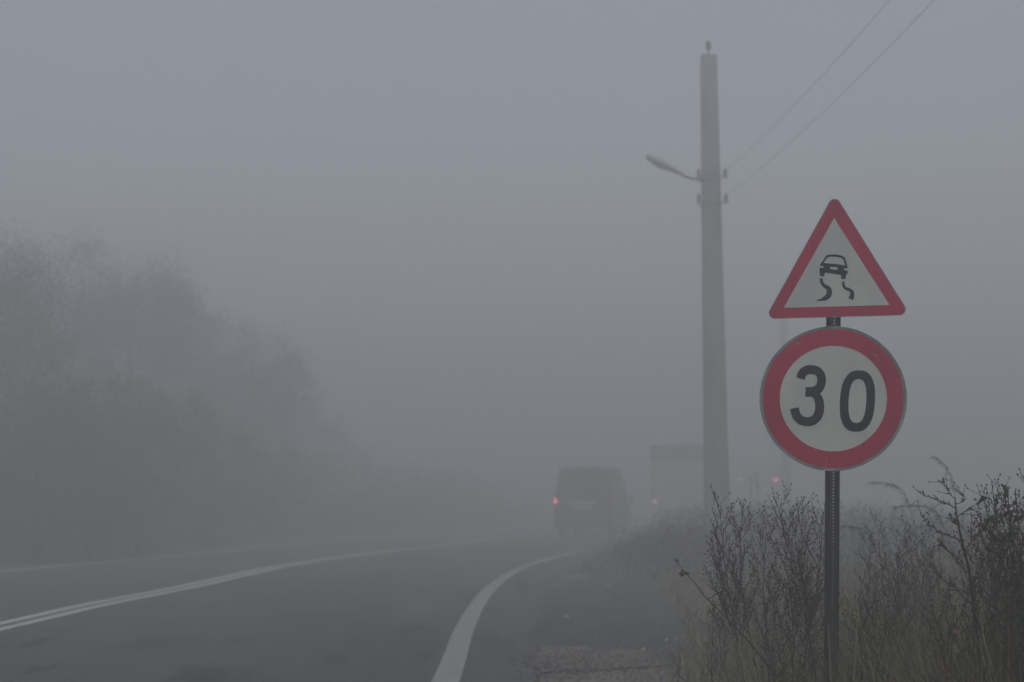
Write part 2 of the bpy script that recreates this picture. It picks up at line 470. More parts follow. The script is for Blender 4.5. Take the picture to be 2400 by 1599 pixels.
# bits of litter
lit = [((1329, 1449), .075, 'white scrap of litter beside the broken asphalt edge'), ((1508, 1527), .04, 'small white scrap of litter at the edge of the pale gravel'),
       ((1562, 1505), .035, 'leftmost of three pale litter scraps near the weeds'), ((1584, 1503), .04, 'middle one of three pale litter scraps near the weeds'),
       ((1602, 1499), .04, 'rightmost of three pale litter scraps near the weeds'), ((1427, 1375), .10, 'faint pale litter scrap farthest up the lay-by'),
       ((1715, 1551), .06, 'crumpled pale scrap lying at the foot of the weeds')]
for (p, s_, lb) in lit:
    q = gp(*p); q.z = hgt(q.x, q.y) + .012
    b = MB(); n = 7
    top = []
    for i in range(n):
        a = 2*math.pi*i/n; r = s_*.5*random.uniform(.6, 1.1)
        top.append(Vector((r*math.cos(a), r*.8*math.sin(a), random.uniform(.0, .018))))
    cpt = Vector((0, 0, .022)); base = 0
    b.v = [tuple(x) for x in top] + [tuple(cpt)] + [(x.x, x.y, -.002) for x in top]
    for i in range(n):
        j = (i+1) % n; b.f.append((i, j, n)); b.m.append(0); b.f.append((n+1+i, n+1+j, j, i)); b.m.append(0)
    tag(b.build('litter_scrap', M['litter'], loc=q), lb, 'litter', 'litter scraps on the lay-by')

# ------------------------------------------------------------------ road sign
SY = 5.8
SP = SY / FPX / math.cos(TH) * 1.0        # metres per photo pixel at the sign
base_pt = at(1949, 1380, SY)
sroot = empty('road_sign', (base_pt.x, SY, hgt(base_pt.x, SY)), 0, 'pair of traffic signs on one perforated post: skidding-car triangle above round 30 limit', 'traffic sign')
sx, sz = sroot.location.x, sroot.location.z
def S(px, py, y=0.0):      # photo px -> point in the sign's own frame
    q = at(px, py, SY-.022); return Vector((q.x - sx, y, q.z - sz))
# post: rolled hat profile with a row of holes in the web
pm = MB()
ztop = S(1953, 535).z; lean = (S(1953, 760).x - S(1949, 1380).x) / (S(1953, 760).z - S(1949, 1380).z)
zr = S(1949, 1380).z
def px_(z): return (z - zr)*lean
pitch = .0132; ncell = int((ztop+0.35)/pitch)
ww = .0125
for k in range(ncell):
    z0 = -.35 + k*pitch; zc = z0+pitch/2
    if z0 < .2:
        o0 = px_(z0); o1 = px_(z0+pitch)
        pm.poly([(o0-ww, -.02, z0), (o0+ww, -.02, z0), (o1+ww, -.02, z0+pitch), (o1-ww, -.02, z0+pitch)]); continue
    o = px_(zc); hr = .0027
    inn = [(o+hr*math.cos(a), -.02, zc+hr*math.sin(a)) for a in [math.pi*(.25+.5*i) for i in range(4)]]
    inn = [(o+hr*math.cos(math.pi*(.25+.25*i)), -.02, zc+hr*math.sin(math.pi*(.25+.25*i))) for i in range(8)]
    h2 = pitch/2
    out = [(o+ww, -.02, zc+h2), (o, -.02, zc+h2), (o-ww, -.02, zc+h2), (o-ww, -.02, zc), (o-ww, -.02, zc-h2), (o, -.02, zc-h2), (o+ww, -.02, zc-h2), (o+ww, -.02, zc)]
    for i in range(8):
        j = (i+1) % 8; pm.poly([out[i], out[j], inn[j], inn[i]])
zs = [-.35, ztop]
prof = [(-.0295, -.000), (-.0295, -.004), (-.018, -.004), (-.0125, -.02)]
for sgn in (-1, 1):
    for i in range(3):
        (xa, ya), (xb, yb) = prof[i], prof[i+1]
        pm.poly([(px_(zs[0])+sgn*-xa, ya, zs[0]), (px_(zs[0])+sgn*-xb, yb, zs[0]), (px_(zs[1])+sgn*-xb, yb, zs[1]), (px_(zs[1])+sgn*-xa, ya, zs[1])])
post = pm.build('post', M['postmetal'], sroot)
# plates
def plate(name, outline, parent, y0, y1, m, bev=0.0):
    b = MB(); n = len(outline)
    b.poly([Vector((p.x, y0, p.z)) for p in outline])
    b.poly([Vector((p.x, y1, p.z)) for p in reversed(outline)])
    for i in range(n):
        j = (i+1) % n; b.poly([Vector((outline[i].x, y1, outline[i].z)), Vector((outline[j].x, y1, outline[j].z)), Vector((outline[j].x, y0, outline[j].z)), Vector((outline[i].x, y0, outline[i].z))])
    return b.build(name, m, parent)
def ringm(name, o, i_, parent, y0, y1, m):
    b = MB(); n = len(o)
    for k in range(n):
        j = (k+1) % n
        b.poly([Vector((o[k].x, y0, o[k].z)), Vector((o[j].x, y0, o[j].z)), Vector((i_[j].x, y0, i_[j].z)), Vector((i_[k].x, y0, i_[k].z))])
        b.poly([Vector((o[k].x, y1, o[k].z)), Vector((o[j].x, y1, o[j].z)), Vector((o[j].x, y0, o[j].z)), Vector((o[k].x, y0, o[k].z))])
        b.poly([Vector((i_[k].x, y0, i_[k].z)), Vector((i_[j].x, y0, i_[j].z)), Vector((i_[j].x, y1, i_[j].z)), Vector((i_[k].x, y1, i_[k].z))])
    return b.build(name, m, parent)
def rtri(A, B, Cc, r, n=8):    # rounded triangle, corners by centre of rounding
    P = [Vector(A), Vector(B), Vector(Cc)]; res = []
    for i in range(3):
        p, q, s_ = P[i-1], P[i], P[(i+1) % 3]
        d1 = (q-p).normalized(); d2 = (s_-q).normalized()
        a1 = math.atan2(-d1.x, d1.y); a2 = math.atan2(-d2.x, d2.y)
        while a2 - a1 > math.pi: a2 -= 2*math.pi
        while a2 - a1 < -math.pi: a2 += 2*math.pi
        for k in range(n+1):
            a = a1+(a2-a1)*k/n; res.append(q + Vector((math.cos(a), math.sin(a)))*r)
    return res
def c1(x, y): return (1740+x/4.611, 440+y/4.611)
def c2(x, y): return (1740+x/3.5636, 720+y/3.5636)
# triangle: corner centres (crop units) ordered anticlockwise on screen
tA, tB, tC = (995, 188), (352, 1352), (1698, 1315)
def orient(lst): return lst
def tri(r): return [S(*c1(q.x, q.y)) for q in rtri(tA, tC, tB, r)]
t_out, t_red = tri(66), tri(57)
t_chk = t_out
FY = -.024
wp = plate('warning_plate', t_out, sroot, FY, FY+.003, M['signrim'])
plate('red_border', t_red, wp, FY-.0006, FY-.0001, M['signred'])
inner = [S(*c1(*p)) for p in [(990, 330), (445, 1300), (1588, 1270)]]
plate('white_face', inner, wp, FY-.0012, FY-.0007, M['signwhite'])
# pictogram
def stroke(b, pts, wid, y, conv):
    P = [Vector(p) for p in pts]; L = []; Rr = []
    for i, p in enumerate(P):
        a = P[max(0, i-1)]; c = P[min(len(P)-1, i+1)]; d = (c-a).normalized(); n = Vector((-d.y, d.x))
        w_ = wid[i] if isinstance(wid, (list, tuple)) else wid
        L.append(p+n*w_/2); Rr.append(p-n*w_/2)
    for i in range(len(P)-1):
        b.poly([S(*conv(*q), y) for q in (L[i], L[i+1], Rr[i+1], Rr[i])])
def catmull(pts, wid, n=5):
    P = [Vector(p) for p in pts]; o = []; w_ = []
    for i in range(len(P)-1):
        p0, p1, p2, p3 = P[max(0, i-1)], P[i], P[i+1], P[min(len(P)-1, i+2)]
        for k in range(n):
            t = k/n
            o.append(0.5*((2*p1)+(-p0+p2)*t+(2*p0-5*p1+4*p2-p3)*t*t+(-p0+3*p1-3*p2+p3)*t**3)); w_.append(wid[i]*(1-t)+wid[i+1]*t)
    o.append(P[-1]); w_.append(wid[-1]); return o, w_
pb = MB(); py_ = FY-.0017
stroke(pb, *catmull([(852, 826), (880, 790), (908, 750), (938, 738), (995, 736), (1055, 745), (1092, 764), (1107, 800), (1120, 850)], [20, 20, 24, 24, 24, 24, 24, 22, 26]), py_-.0002, c1)
body = [(838, 830), (855, 812), (900, 818), (1000, 826), (1060, 834), (1128, 848), (1140, 870), (1096, 876), (1094, 890), (1140, 904), (1136, 925), (1122, 942), (1112, 990), (1065, 988), (1062, 945), (975, 932), (888, 922), (882, 960), (836, 958), (830, 905), (832, 870), (872, 866), (876, 852), (836, 848)]
def fan(b, pts, y, conv):
    b.poly([S(*conv(*p), y) for p in pts])
fan(pb, body, py_, c1)
tl = catmull([(849, 982), (856, 1025), (884, 1062), (925, 1088), (938, 1125), (925, 1170), (885, 1200), (840, 1215), (795, 1224)], [30, 32, 36, 48, 58, 60, 46, 22, 3])
stroke(pb, *tl, py_, c1)
tr_ = catmull([(1090, 1018), (1090, 1060), (1115, 1090), (1155, 1105), (1180, 1130), (1184, 1165), (1166, 1206)], [25, 28, 30, 36, 44, 46, 58])
stroke(pb, *tr_, py_, c1)
pb.build('skidding_car_symbol', M['signblack'], wp)
b = MB(); b.poly([S(*c1(*p), py_-.0005) for p in [(952, 860), (1020, 862), (1030, 884), (1020, 888), (948, 882), (944, 870)]])
b.build('symbol_number_plate', M['signwhite'], wp)
def bolt(p, conv, parent, y=FY-.0015):
    q = S(*conv(*p)); b = MB(); lathe(b, [(0.0001, -.004), (.0035, -.004), (.0045, -.0015), (.0045, 0)], 10, 'Y', (q.x, y+.0005, q.z)); b.build('bolt', M['galv'], parent, smooth=True)
bolt((990, 275), c1, wp); bolt((980, 1330), c1, wp)
def chip(conv, pts, parent, y):
    b = MB(); b.poly([S(*conv(*p), y) for p in pts]); o = b.build('paint_chip', M['signrim'], parent)
chip(c1, [(1318, 1378), (1335, 1362), (1342, 1350), (1352, 1352), (1358, 1368), (1372, 1380), (1340, 1386)], wp, FY-.0014)
# round plate
def circ(r, n=96): return [S(*c2(758+r*math.cos(a), 765+r*.985*math.sin(a))) for a in [2*math.pi*k/n for k in range(n)]]
sp_ = plate('speed_limit_plate', circ(609), sroot, FY, FY+.003, M['signrim'])
ringm('plate_rim', circ(614), circ(604), sp_, FY-.003, FY+.006, M['signrim'])
ringm('red_border', circ(589), circ(449), sp_, FY-.0008, FY-.0001, M['signred'])
plate('white_face', circ(447), sp_, FY-.0007, FY-.0001, M['signwhite'])
b = MB()
ny = FY-.0016
stroke(b, *catmull([(484, 597), (500, 553), (532, 529), (570, 523), (618, 532), (650, 563), (660, 612), (648, 662), (618, 694), (572, 709), (525, 709)], [73, 74, 75, 75, 74, 73, 72, 74, 78, 80, 80]), ny, c2)
stroke(b, *catmull([(565, 715), (604, 728), (630, 760), (643, 808), (642, 862), (622, 918), (582, 950), (535, 957), (487, 944), (450, 905), (433, 844)], [60, 66, 72, 74, 76, 76, 76, 75, 75, 74, 73]), ny-.0003, c2)
b.build('digit_three', M['signblack'], sp_)
def sup(cx, cy, a, h, n=72, e=2.5):
    o = []
    for k in range(n):
        t = 2*math.pi*k/n; ct, st = math.cos(t), math.sin(t)
        x = a*math.copysign(abs(ct)**(2/e), ct); y = h*math.copysign(abs(st)**(2/e), st)
        o.append(S(*c2(cx+x-y*.052, cy+y)))
    return o
ringm('digit_zero', sup(959, 785, 146, 256), sup(959, 785, 74, 183), sp_, ny, ny+.0006, M['signblack'])
bolt((755, 232), c2, sp_, FY-.001); bolt((752, 1275), c2, sp_, FY-.001)
chip(c2, [(442, 300), (452, 290), (480, 296), (486, 306), (468, 304), (462, 318), (452, 306)], sp_, FY-.0011)
chip(c2, [(1095, 398), (1110, 396), (1118, 408), (1104, 414)], sp_, FY-.0011)
chip(c2, [(1128, 424), (1136, 428), (1138, 438), (1126, 434)], sp_, FY-.0011)
chip(c2, [(698, 1255), (702, 1255), (702, 1335), (697, 1335)], sp_, FY-.0011)
# clamps behind the plates
for pz in (560, 690, 860, 1010):
    q = S(1953, pz); b = MB(); b.box((px_(q.z), .004, q.z), (.075, .008, .03)); b.build('clamp', M['galv'], sroot)

# ------------------------------------------------------------------ utility poles
PD = 28.0
def make_pole(x, y, z0, top_z, w0, w1, label, cat, lamp=True, rz=0.0):
    root = empty('utility_pole', (x, y, z0), rz, label, cat, 'concrete utility poles along the right verge')
    h = top_z - z0
    b = MB(); n = 12
    for k in range(n+1):
        t = k/n; hw = (w0*(1-t)+w1*t)/2; z = -.3+(h+.3)*t; c_ = hw*.14
        for (px2, py2) in [(-hw+c_, -hw), (hw-c_, -hw), (hw, -hw+c_), (hw, hw-c_), (hw-c_, hw), (-hw+c_, hw), (-hw, hw-c_), (-hw, -hw+c_)]:
            b.v.append((px2, py2*.85, z))
    for k in range(n):
        for i in range(8):
            j = (i+1) % 8; b.f.append((k*8+i, k*8+j, k*8+8+j, k*8+8+i)); b.m.append(0)
    b.f.append(tuple(n*8+i for i in range(8))); b.m.append(0)
    b.build('shaft', M['concrete'], root)
    # steel pin and insulator on the top
    b = MB(); b.tube([Vector((0, 0, h-.1)), Vector((0, 0, h+.22))], .018, 8); pin = b.build('pin', M['darkmetal'], root)
    b = MB(); lathe(b, [(.001, h+.16), (.06, h+.16), (.065, h+.20), (.03, h+.23), (.055, h+.25), (.05, h+.29), (.02, h+.33), (.001, h+.335)], 14)
    b.build('insulator', M['porcelain'], pin, smooth=True)
    heights = []
    for py2 in (420, 479):
        zz = (at(1678, py2, PD).z - z0) if y < 30 else h - (10.2-at(1678, py2, PD).z)
        heights.append(zz)
        hw = (w0+(w1-w0)*zz/h)/2
        b = MB(); b.box((0, -hw*.85-.02, zz), (hw*2+.28, .03, .035)); b.box((0, hw*.85+.02, zz), (hw*2+.1, .03, .035))
        br = b.build('bracket', M['galv'], root)
        for s_ in (-1, 1):
            cx = s_*(hw+.09)
            b = MB(); lathe(b, [(.001, zz+.03), (.038, zz+.03), (.043, zz+.06), (.022, zz+.08), (.04, zz+.10), (.034, zz+.15), (.012, zz+.18), (.001, zz+.183)], 12, 'Z', (cx, -hw*.85-.02, 0))
            b.build('insulator', M['porcelain'], br, smooth=True)
    if lamp:
        def P(px, py): 
            q = at(px, py, y); return Vector((q.x-x, -.05, q.z-z0))
        arm = [P(1660, 423), P(1636, 422), P(1622, 420), P(1608, 415), P(1596, 410)]
        b = MB(); b.tube(arm, .021, 8); a_ = b.build('lamp_arm', M['darkmetal'], root, smooth=True)
        A_ = P(1606, 413); B_ = P(1516, 368); d = (B_-A_).normalized(); up = Vector((0, 1, 0)).cross(d); up = up if up.z > 0 else -up
        b = MB(); nn = 12; sec = [(0, .03), (.07, .055), (.25, .10), (.5, .13), (.75, .14), (.93, .115), (1.0, .05)]
        L = (B_-A_).length
        for t, r in sec:
            c_ = A_+d*(L*t)
            for k in range(nn):
                a = 2*math.pi*k/nn; sgn = .75 if math.sin(a) > 0 else .45
                b.v.append(tuple(c_ + Vector((0, 1, 0))*(r*1.1*math.cos(a)) + up*(r*sgn*math.sin(a))))
        for i in range(len(sec)-1):
            for k in range(nn):
                j = (k+1) % nn; b.f.append((i*nn+k, i*nn+j, i*nn+nn+j, i*nn+nn+k)); b.m.append(0)
        b.f.append(tuple(range(nn))); b.m.append(0); b.f.append(tuple((len(sec)-1)*nn+k for k in reversed(range(nn)))); b.m.append(0)
        hd = b.build('lamp_head', M['lampgrey'], root, smooth=True)
        b = MB(); c_ = A_+d*(L*.62)-up*.055
        for t, r in [(0, .13), (.5, .10), (1, .02)]:
            for k in range(12):
                a = 2*math.pi*k/12; b.v.append(tuple(c_ + d*(1.5*r*math.cos(a)) + Vector((0, 1, 0))*(r*.85*math.sin(a)) - up*(.035*t)))
        for i in range(2):
            for k in range(12):
                j = (k+1) % 12; b.f.append((i*12+k, i*12+j, i*12+12+j, i*12+12+k)); b.m.append(0)
        b.f.append(tuple(24+k for k in range(12))); b.m.append(0)
        b.build('lamp_cover', M['lampglass'], hd, smooth=True)
    return root, heights, h
pp = at(1680, 1160, PD)
ptop = at(1662, 132, PD).z
pz0 = hgt(pp.x, PD)
pole1, hh, _ = make_pole(pp.x, PD, pz0, ptop, .476, .308, 'tall concrete utility pole with a street lamp arm, behind the speed limit sign', 'utility pole')
pole1.rotation_euler = (0, R(-.15), 0)
p2x = at(1843, 1100, 66).x
pole2, hh2, _ = make_pole(p2x, 66, hgt(p2x, 66), 10.0, .46, .30, 'faint distant concrete pole almost lost in fog behind the speed limit sign', 'utility pole', lamp=False)
# wires
wrt = []
for k, zz in enumerate(hh):
    hw = .17
    zw = zz + pz0 + .1
    b = MB(); path = []
    # near span traced through the photo: attachment, two points, then behind the camera
    x0 = pp.x + hw + .03
    tgt = [(2085, 0), (2190, 0)][k]
    d = ray(*tgt)
    zt = [7.3, 6.9][k]; t = (zt-H)/d.z; X1, Y1 = d.x*t, d.y*t
    slope = (X1-x0)/(Y1-PD)
    mid = -8.0
    # parabola through (25, zw) and (Y1, zt)
    aa = .0030
    bb = (zt-zw-aa*((PD-Y1)**2))/(PD-Y1)
    for q in range(41):
        s_ = 37.0*q/40
        path.append(Vector((x0 - slope*s_, PD-s_, zw + aa*s_*s_ + bb*s_)))
    b.tube(path, .0032, 5)
    lb = ['upper overhead wire running from the lamp pole to the top right corner', 'lower overhead wire right of the other, running to the lamp pole'][k]
    tag(b.build('overhead_wire', M['wire']), lb, 'wire', 'overhead wires')
# ------------------------------------------------------------------ vehicles
def wheel(root, x, y, r, wd, sgn):
    b = MB(); lathe(b, [(r*.62, -wd/2), (r*.93, -wd/2), (r, -wd/2+.02), (r, wd/2-.02), (r*.93, wd/2), (r*.62, wd/2)], 24, 'X')
    t = b.build('wheel', M['rubber'], root, smooth=False, loc=(x, y, r))
    b = MB(); s_ = sgn*wd/2
    lathe(b, [(.001, s_-.03*sgn), (r*.2, s_-.03*sgn), (r*.3, s_-.06*sgn), (r*.55, s_-.05*sgn), (r*.62, s_-.01*sgn)], 20, 'X')
    b.build('rim', M['rim'], t, smooth=True)
def loft(secs, m, name, root, smooth=False):
    b = MB(); n = len(secs[0])
    for s_ in secs: b.v += s_
    for i in range(len(secs)-1):
        for j in range(n):
            k = (j+1) % n; b.f.append((i*n+j, i*n+k, i*n+n+k, i*n+n+j)); b.m.append(0)
    b.f.append(tuple(reversed(range(n)))); b.m.append(0); b.f.append(tuple((len(secs)-1)*n+i for i in range(n))); b.m.append(0)
    return b.build(name, m, root, smooth)
def vsec(y, zb, zt, wb, wt, belt=1.05, rr=.16):
    """closed section: bottom, sides with tumblehome, rounded roof"""
    hb_, ht_ = wb/2, wt/2
    half = [(hb_*.93, zb), (hb_, zb+.08), (hb_, belt)]
    half += [(hb_-(hb_-ht_)*.35, belt+(zt-belt)*.4), (hb_-(hb_-ht_)*.85, belt+(zt-belt)*.75)]
    half += [(ht_, zt-rr), (ht_-rr*.12, zt-rr*.45), (ht_-rr*.5, zt-rr*.12), (ht_-rr*1.3, zt)]
    pts = [(x, y, z) for x, z in half] + [(-x, y, z) for x, z in reversed(half)]
    return pts
VP = gp(1366, 1262)
van = empty('van', (VP.x, VP.y, .009), -R(12.5), 'dark van driving away into the fog, seen from behind with one red tail light lit', 'van')
# van frame: rear at y=0, front at +y
secs = [vsec(0.0, .36, 2.30, 1.94, 1.62), vsec(.06, .33, 2.38, 1.99, 1.68), vsec(.4, .30, 2.42, 2.02, 1.70), vsec(3.2, .30, 2.42, 2.02, 1.70), vsec(3.7, .30, 2.36, 2.02, 1.66),
        vsec(4.15, .30, 1.95, 2.0, 1.60, 1.05, .14), vsec(4.5, .30, 1.45, 1.96, 1.56, 1.0, .12), vsec(4.95, .32, 1.22, 1.88, 1.55, .95, .1), vsec(5.2, .36, .95, 1.72, 1.50, .8, .08)]
loft(secs, M['vanpaint'], 'body', van)
for s_ in (-1, 1):
    b = MB(); b.poly([(s_*.05, -.004, 1.32), (s_*.80, -.004, 1.32), (s_*.73, -.004, 2.08), (s_*.05, -.004, 2.08)][::s_]); b.build('rear_window', M['glass'], van)
    b = MB(); b.box((s_*.90, -.012, 1.22), (.13, .05, .52), bev=.02); tlm = b.build('tail_light', M['redlens'], van)
    if s_ == -1:
        b = MB(); b.box((-.925, -.045, 1.245), (.11, .02, .16), bev=.009); b.build('lit_bulb', M['redlit'], tlm)
    b = MB(); b.poly([(s_*1.013, 3.0, 1.15), (s_*1.013, 3.9, 1.15), (s_*.925, 3.75, 1.78), (s_*.925, 3.0, 1.78)][::-s_]); b.build('side_window', M['glass'], van)
    b = MB(); b.box((s_*1.10, 3.95, 1.30), (.15, .10, .26), bev=.03); b.tube([Vector((s_*.98, 3.98, 1.2)), Vector((s_*1.1, 3.97, 1.2))], .02, 6); b.build('mirror', M['plastic'], van)
    for yy in (.85, 4.25): wheel(van, s_*.88, yy, .345, .23, s_)
    b = MB(); b.tube([Vector((s_*.02, -.012, .5)), Vector((s_*.02, -.012, 2.25))], .006, 4); b.build('door_seam', M['plastic'], van)
    b = MB(); b.box((s_*.6, 5.17, .82), (.35, .1, .16), bev=.03); b.build('headlight', M['lampglass'], van)
b = MB(); b.box((0, -.05, .46), (1.96, .16, .24), bev=.04); b.build('bumper', M['plastic'], van)
b = MB(); b.box((0, -.022, 1.19), (.95, .04, .065), bev=.012); b.build('trim_bar', M['chrome'], van)
b = MB(); b.box((0.0, -.018, 1.02), (.62, .02, .13), bev=.006); b.build('number_plate', M['plate'], van)
b = MB(); b.box((.0, -.01, 2.2), (.26, .04, .04), bev=.01); b.build('brake_light', M['redlens'], van)
b = MB(); b.poly([(-.78, 4.2, 1.90), (.78, 4.2, 1.90), (.84, 4.52, 1.47), (-.84, 4.52, 1.47)][::-1]); 
for i, q in enumerate(b.v): b.v[i] = (q[0], q[1]+.03, q[2]+.03)
b.build('windscreen', M['glass'], van)

def lorry(px, Y, rz, label, H_top, lampz, lm, lm2, wid=2.5, bodym='truckbody', topm='trucktop'):
    p = at(px, 1168, Y)
    r_ = empty('lorry', (p.x, Y, .009), rz, label, 'lorry', 'lorries ahead on the foggy road')
    hw = wid/2
    b = MB(); b.box((0, 3.0, (1.0+H_top-.72)/2), (wid, 6.0, H_top-.72-1.0), bev=.04); b.build('cargo_box', M[bodym], r_)
    b = MB(); b.box((0, 3.0, H_top-.36), (wid+.04, 6.04, .70), bev=.08); b.build('roof_band', M[topm], r_)
    b = MB(); b.box((0, 3.6, .80), (.9, 7.4, .22), bev=.02); b.build('chassis', M['plastic'], r_)
    b = MB(); b.box((0, 7.2, 1.65), (2.3, 1.8, 2.2), bev=.12); cb = b.build('cab', M[bodym], r_)
    b = MB(); b.box((0, 8.11, 2.05), (2.0, .02, .8), bev=.009); b.build('windscreen', M['glass'], cb)
    b = MB(); b.box((0, -.03, .62), (wid-.1, .1, .14), bev=.03); b.build('bumper', M['plastic'], r_)
    for s_ in (-1, 1):
        b = MB(); b.box((s_*(hw-.2), -.05, lampz), (.24, .06, .16), bev=.02)
        o = b.build('tail_light', M[lm] if s_ == 1 or not lm2 else M[lm2], r_)
        b = MB(); b.box((s_*.6, -.006, (1.05+H_top-.75)/2), (1.1, .012, H_top-1.95), bev=.004); b.build('rear_door', M[bodym], r_)
        b = MB(); b.box((s_*.95, 1.1, .33), (.4, .02, .5)); b.build('mudflap', M['rubber'], r_)
        for yy in (1.6, 6.9): wheel(r_, s_*1.0, yy, .46, .3, s_)
    return r_
lorry(1592, 61, -R(17), 'pale box lorry with dark roof band, faint between the van and the concrete pole', 3.62, 1.2, 'redlens', 'trucklit')
lorry(1776, 84, -R(18), 'farthest vehicle, almost invisible in fog, showing one tiny red lamp left of the sign post', 3.4, 2.42, 'farlit', 'palelit', topm='truckbody')

# ------------------------------------------------------------------ vegetation builders
def rv(rng, s=1.0): return Vector((rng.uniform(-1, 1), rng.uniform(-1, 1), rng.uniform(-1, 1)))*s
def stem_path(base, top, rng, n=10, wob=.02, bow=0.0):
    d = top-base; side = Vector((-d.z, 0, d.x)).normalized(); ph = rng.uniform(0, 6)
    out = []
    for i in range(n+1):
        t = i/n; p = base.lerp(top, t)
        p += side*(bow*math.sin(math.pi*t)) + Vector((math.sin(ph+t*7), math.cos(ph*1.3+t*6), 0))*wob*t*(1-.3*t)
        out.append(p)
    return out
def along(path, t):
    f = t*(len(path)-1); i = min(int(f), len(path)-2); return path[i].lerp(path[i+1], f-i), (path[i+1]-path[i]).normalized()
def feathery(st, sd_, base, top, rng, nb=22, t0=.35, blen=.30, buds=8, r0=.004, ang=(.45, .8), bow=0.0):
    """upright weed gone to seed: ascending side branches set with buds"""
    path = stem_path(base, top, rng, 12, .03, bow)
    L = (top-base).length
    st.tube(path, [r0*(1-.75*i/12) for i in range(13)], 5)
    for k in range(nb):
        t = t0+(1-t0)*((k+rng.random()*.6)/nb)
        if t > .995: t = .995
        p, d = along(path, t)
        az = k*2.4+rng.uniform(-.4, .4); h = Vector((math.cos(az), math.sin(az)*.8, 0)); a = rng.uniform(*ang)
        bl = blen*L*(1.05-t*.75)*rng.uniform(.6, 1.15)
        q = p.copy(); bp = [q.copy()]; m = 5
        for i in range(m):
            aa = a*(1-.45*i/m); dd = (h*math.sin(aa)+d*math.cos(aa)).normalized(); q = q+dd*(bl/m)+rv(rng, bl*.02); bp.append(q.copy())
        st.tube(bp, [r0*.42*(1-.6*i/m) for i in range(m+1)], 3)
        nbud = max(3, int(buds*bl/(blen*L*.6)))
        for i in range(nbud):
            tt = .25+.75*(i+rng.random())/nbud; pp2, dd = along(bp, min(.99, tt))
            td = (dd*.9+rv(rng, .75)+Vector((0, 0, .25))).normalized(); tl2 = rng.uniform(.012, .045)*(L/.8)
            e = pp2+td*tl2
            st.tube([pp2, e], [.0011, .0008], 3, cap=False)
            sd_.bud(e-td*.002, td, rng.uniform(.009, .018), rng.uniform(.0024, .0045))
            if rng.random() < .7:
                mid = pp2.lerp(e, .6); t2 = (td+rv(rng, .9)).normalized(); sd_.bud(mid, t2, rng.uniform(.008, .015), rng.uniform(.002, .0038))
        sd_.bud(bp[-1], bp[-1]-bp[-2], .012, .003)
def sapling(st, sd_, base, top, rng, branches, r0=.006, leafy=10, lsz=.03):
    path = stem_path(base, top, rng, 12, .01)
    st.tube(path, [r0*(1-.7*i/12) for i in range(13)], 6)
    def branch(p, e, r, depth):
        bp = []; n = 7; dz = (e-p)
        for i in range(n+1):
            t = i/n; q = p.lerp(e, t) + Vector((0, 0, 1))*(dz.length*.10*math.sin(math.pi*t)*(-1 if dz.z > 0 else 1)) + rv(rng, dz.length*.018); bp.append(q)
        st.tube(bp, [r*(1-.7*i/n) for i in range(n+1)], 4)
        for k in range(leafy):
            t = .25+.75*k/leafy; q, d = along(bp, min(.99, t)); d2 = (d+rv(rng, .8)+Vector((0, 0, .3))).normalized()
            sd_.bud(q, d2, rng.uniform(.5, 1)*lsz*.55, lsz*.09)
            if depth > 0 and rng.random() < .55:
                branch(q, q+(d*.6+rv(rng, .6)+Vector((0, 0, .45))).normalized()*dz.length*rng.uniform(.18, .4), r*.5, depth-1)
    for (t, e, r) in branches:
        p, d = along(path, t); branch(p, e, r, 1)
def tree_mesh(seed, h, cr, leafn, trunk_m='bark'):
    rng = random.Random(seed); t = MB(); c = MB()
    path = stem_path(Vector((0, 0, -.4)), Vector((rng.uniform(-.4, .4), rng.uniform(-.4, .4), h*.86)), rng, 8, .25)
    t.tube(path, [.24*h/10*(1-.8*i/8)+.02 for i in range(9)], 8)
    cents = []
    for k in range(18):
        tt = .22+.74*k/18; p, d = along(path, tt); az = k*2.4+rng.uniform(-.5, .5)
        L = cr*rng.uniform(.6, 1.15)*(1-.5*abs(tt-.5))
        e = p+Vector((math.cos(az)*L, math.sin(az)*L, L*rng.uniform(.15, .6)))
        bp = stem_path(p, e, rng, 5, .12); t.tube(bp, [.07*h/10*(1-.8*i/5) for i in range(6)], 5)
        for j in range(3):
            q, dd = along(bp, .45+.27*j); cents.append((q, cr*rng.uniform(.22, .42)))
            e2 = q+rv(rng, cr*.35); t.tube([q, e2], [.02, .006], 4); cents.append((e2, cr*rng.uniform(.15, .3)))
    cents.append((path[-1], cr*.35))
    for k in range(leafn):
        q, r = cents[k % len(cents)]
        o = Vector((rng.gauss(0, .55), rng.gauss(0, .55), rng.gauss(0, .5)))
        p = q+o*r; p.z = max(p.z, .6)
        c.leaf(p, rv(rng), rv(rng).normalized(), rng.uniform(.05, .10), rng.uniform(.045, .075), rng.choice((0, 0, 1)), .2)
    return t, c

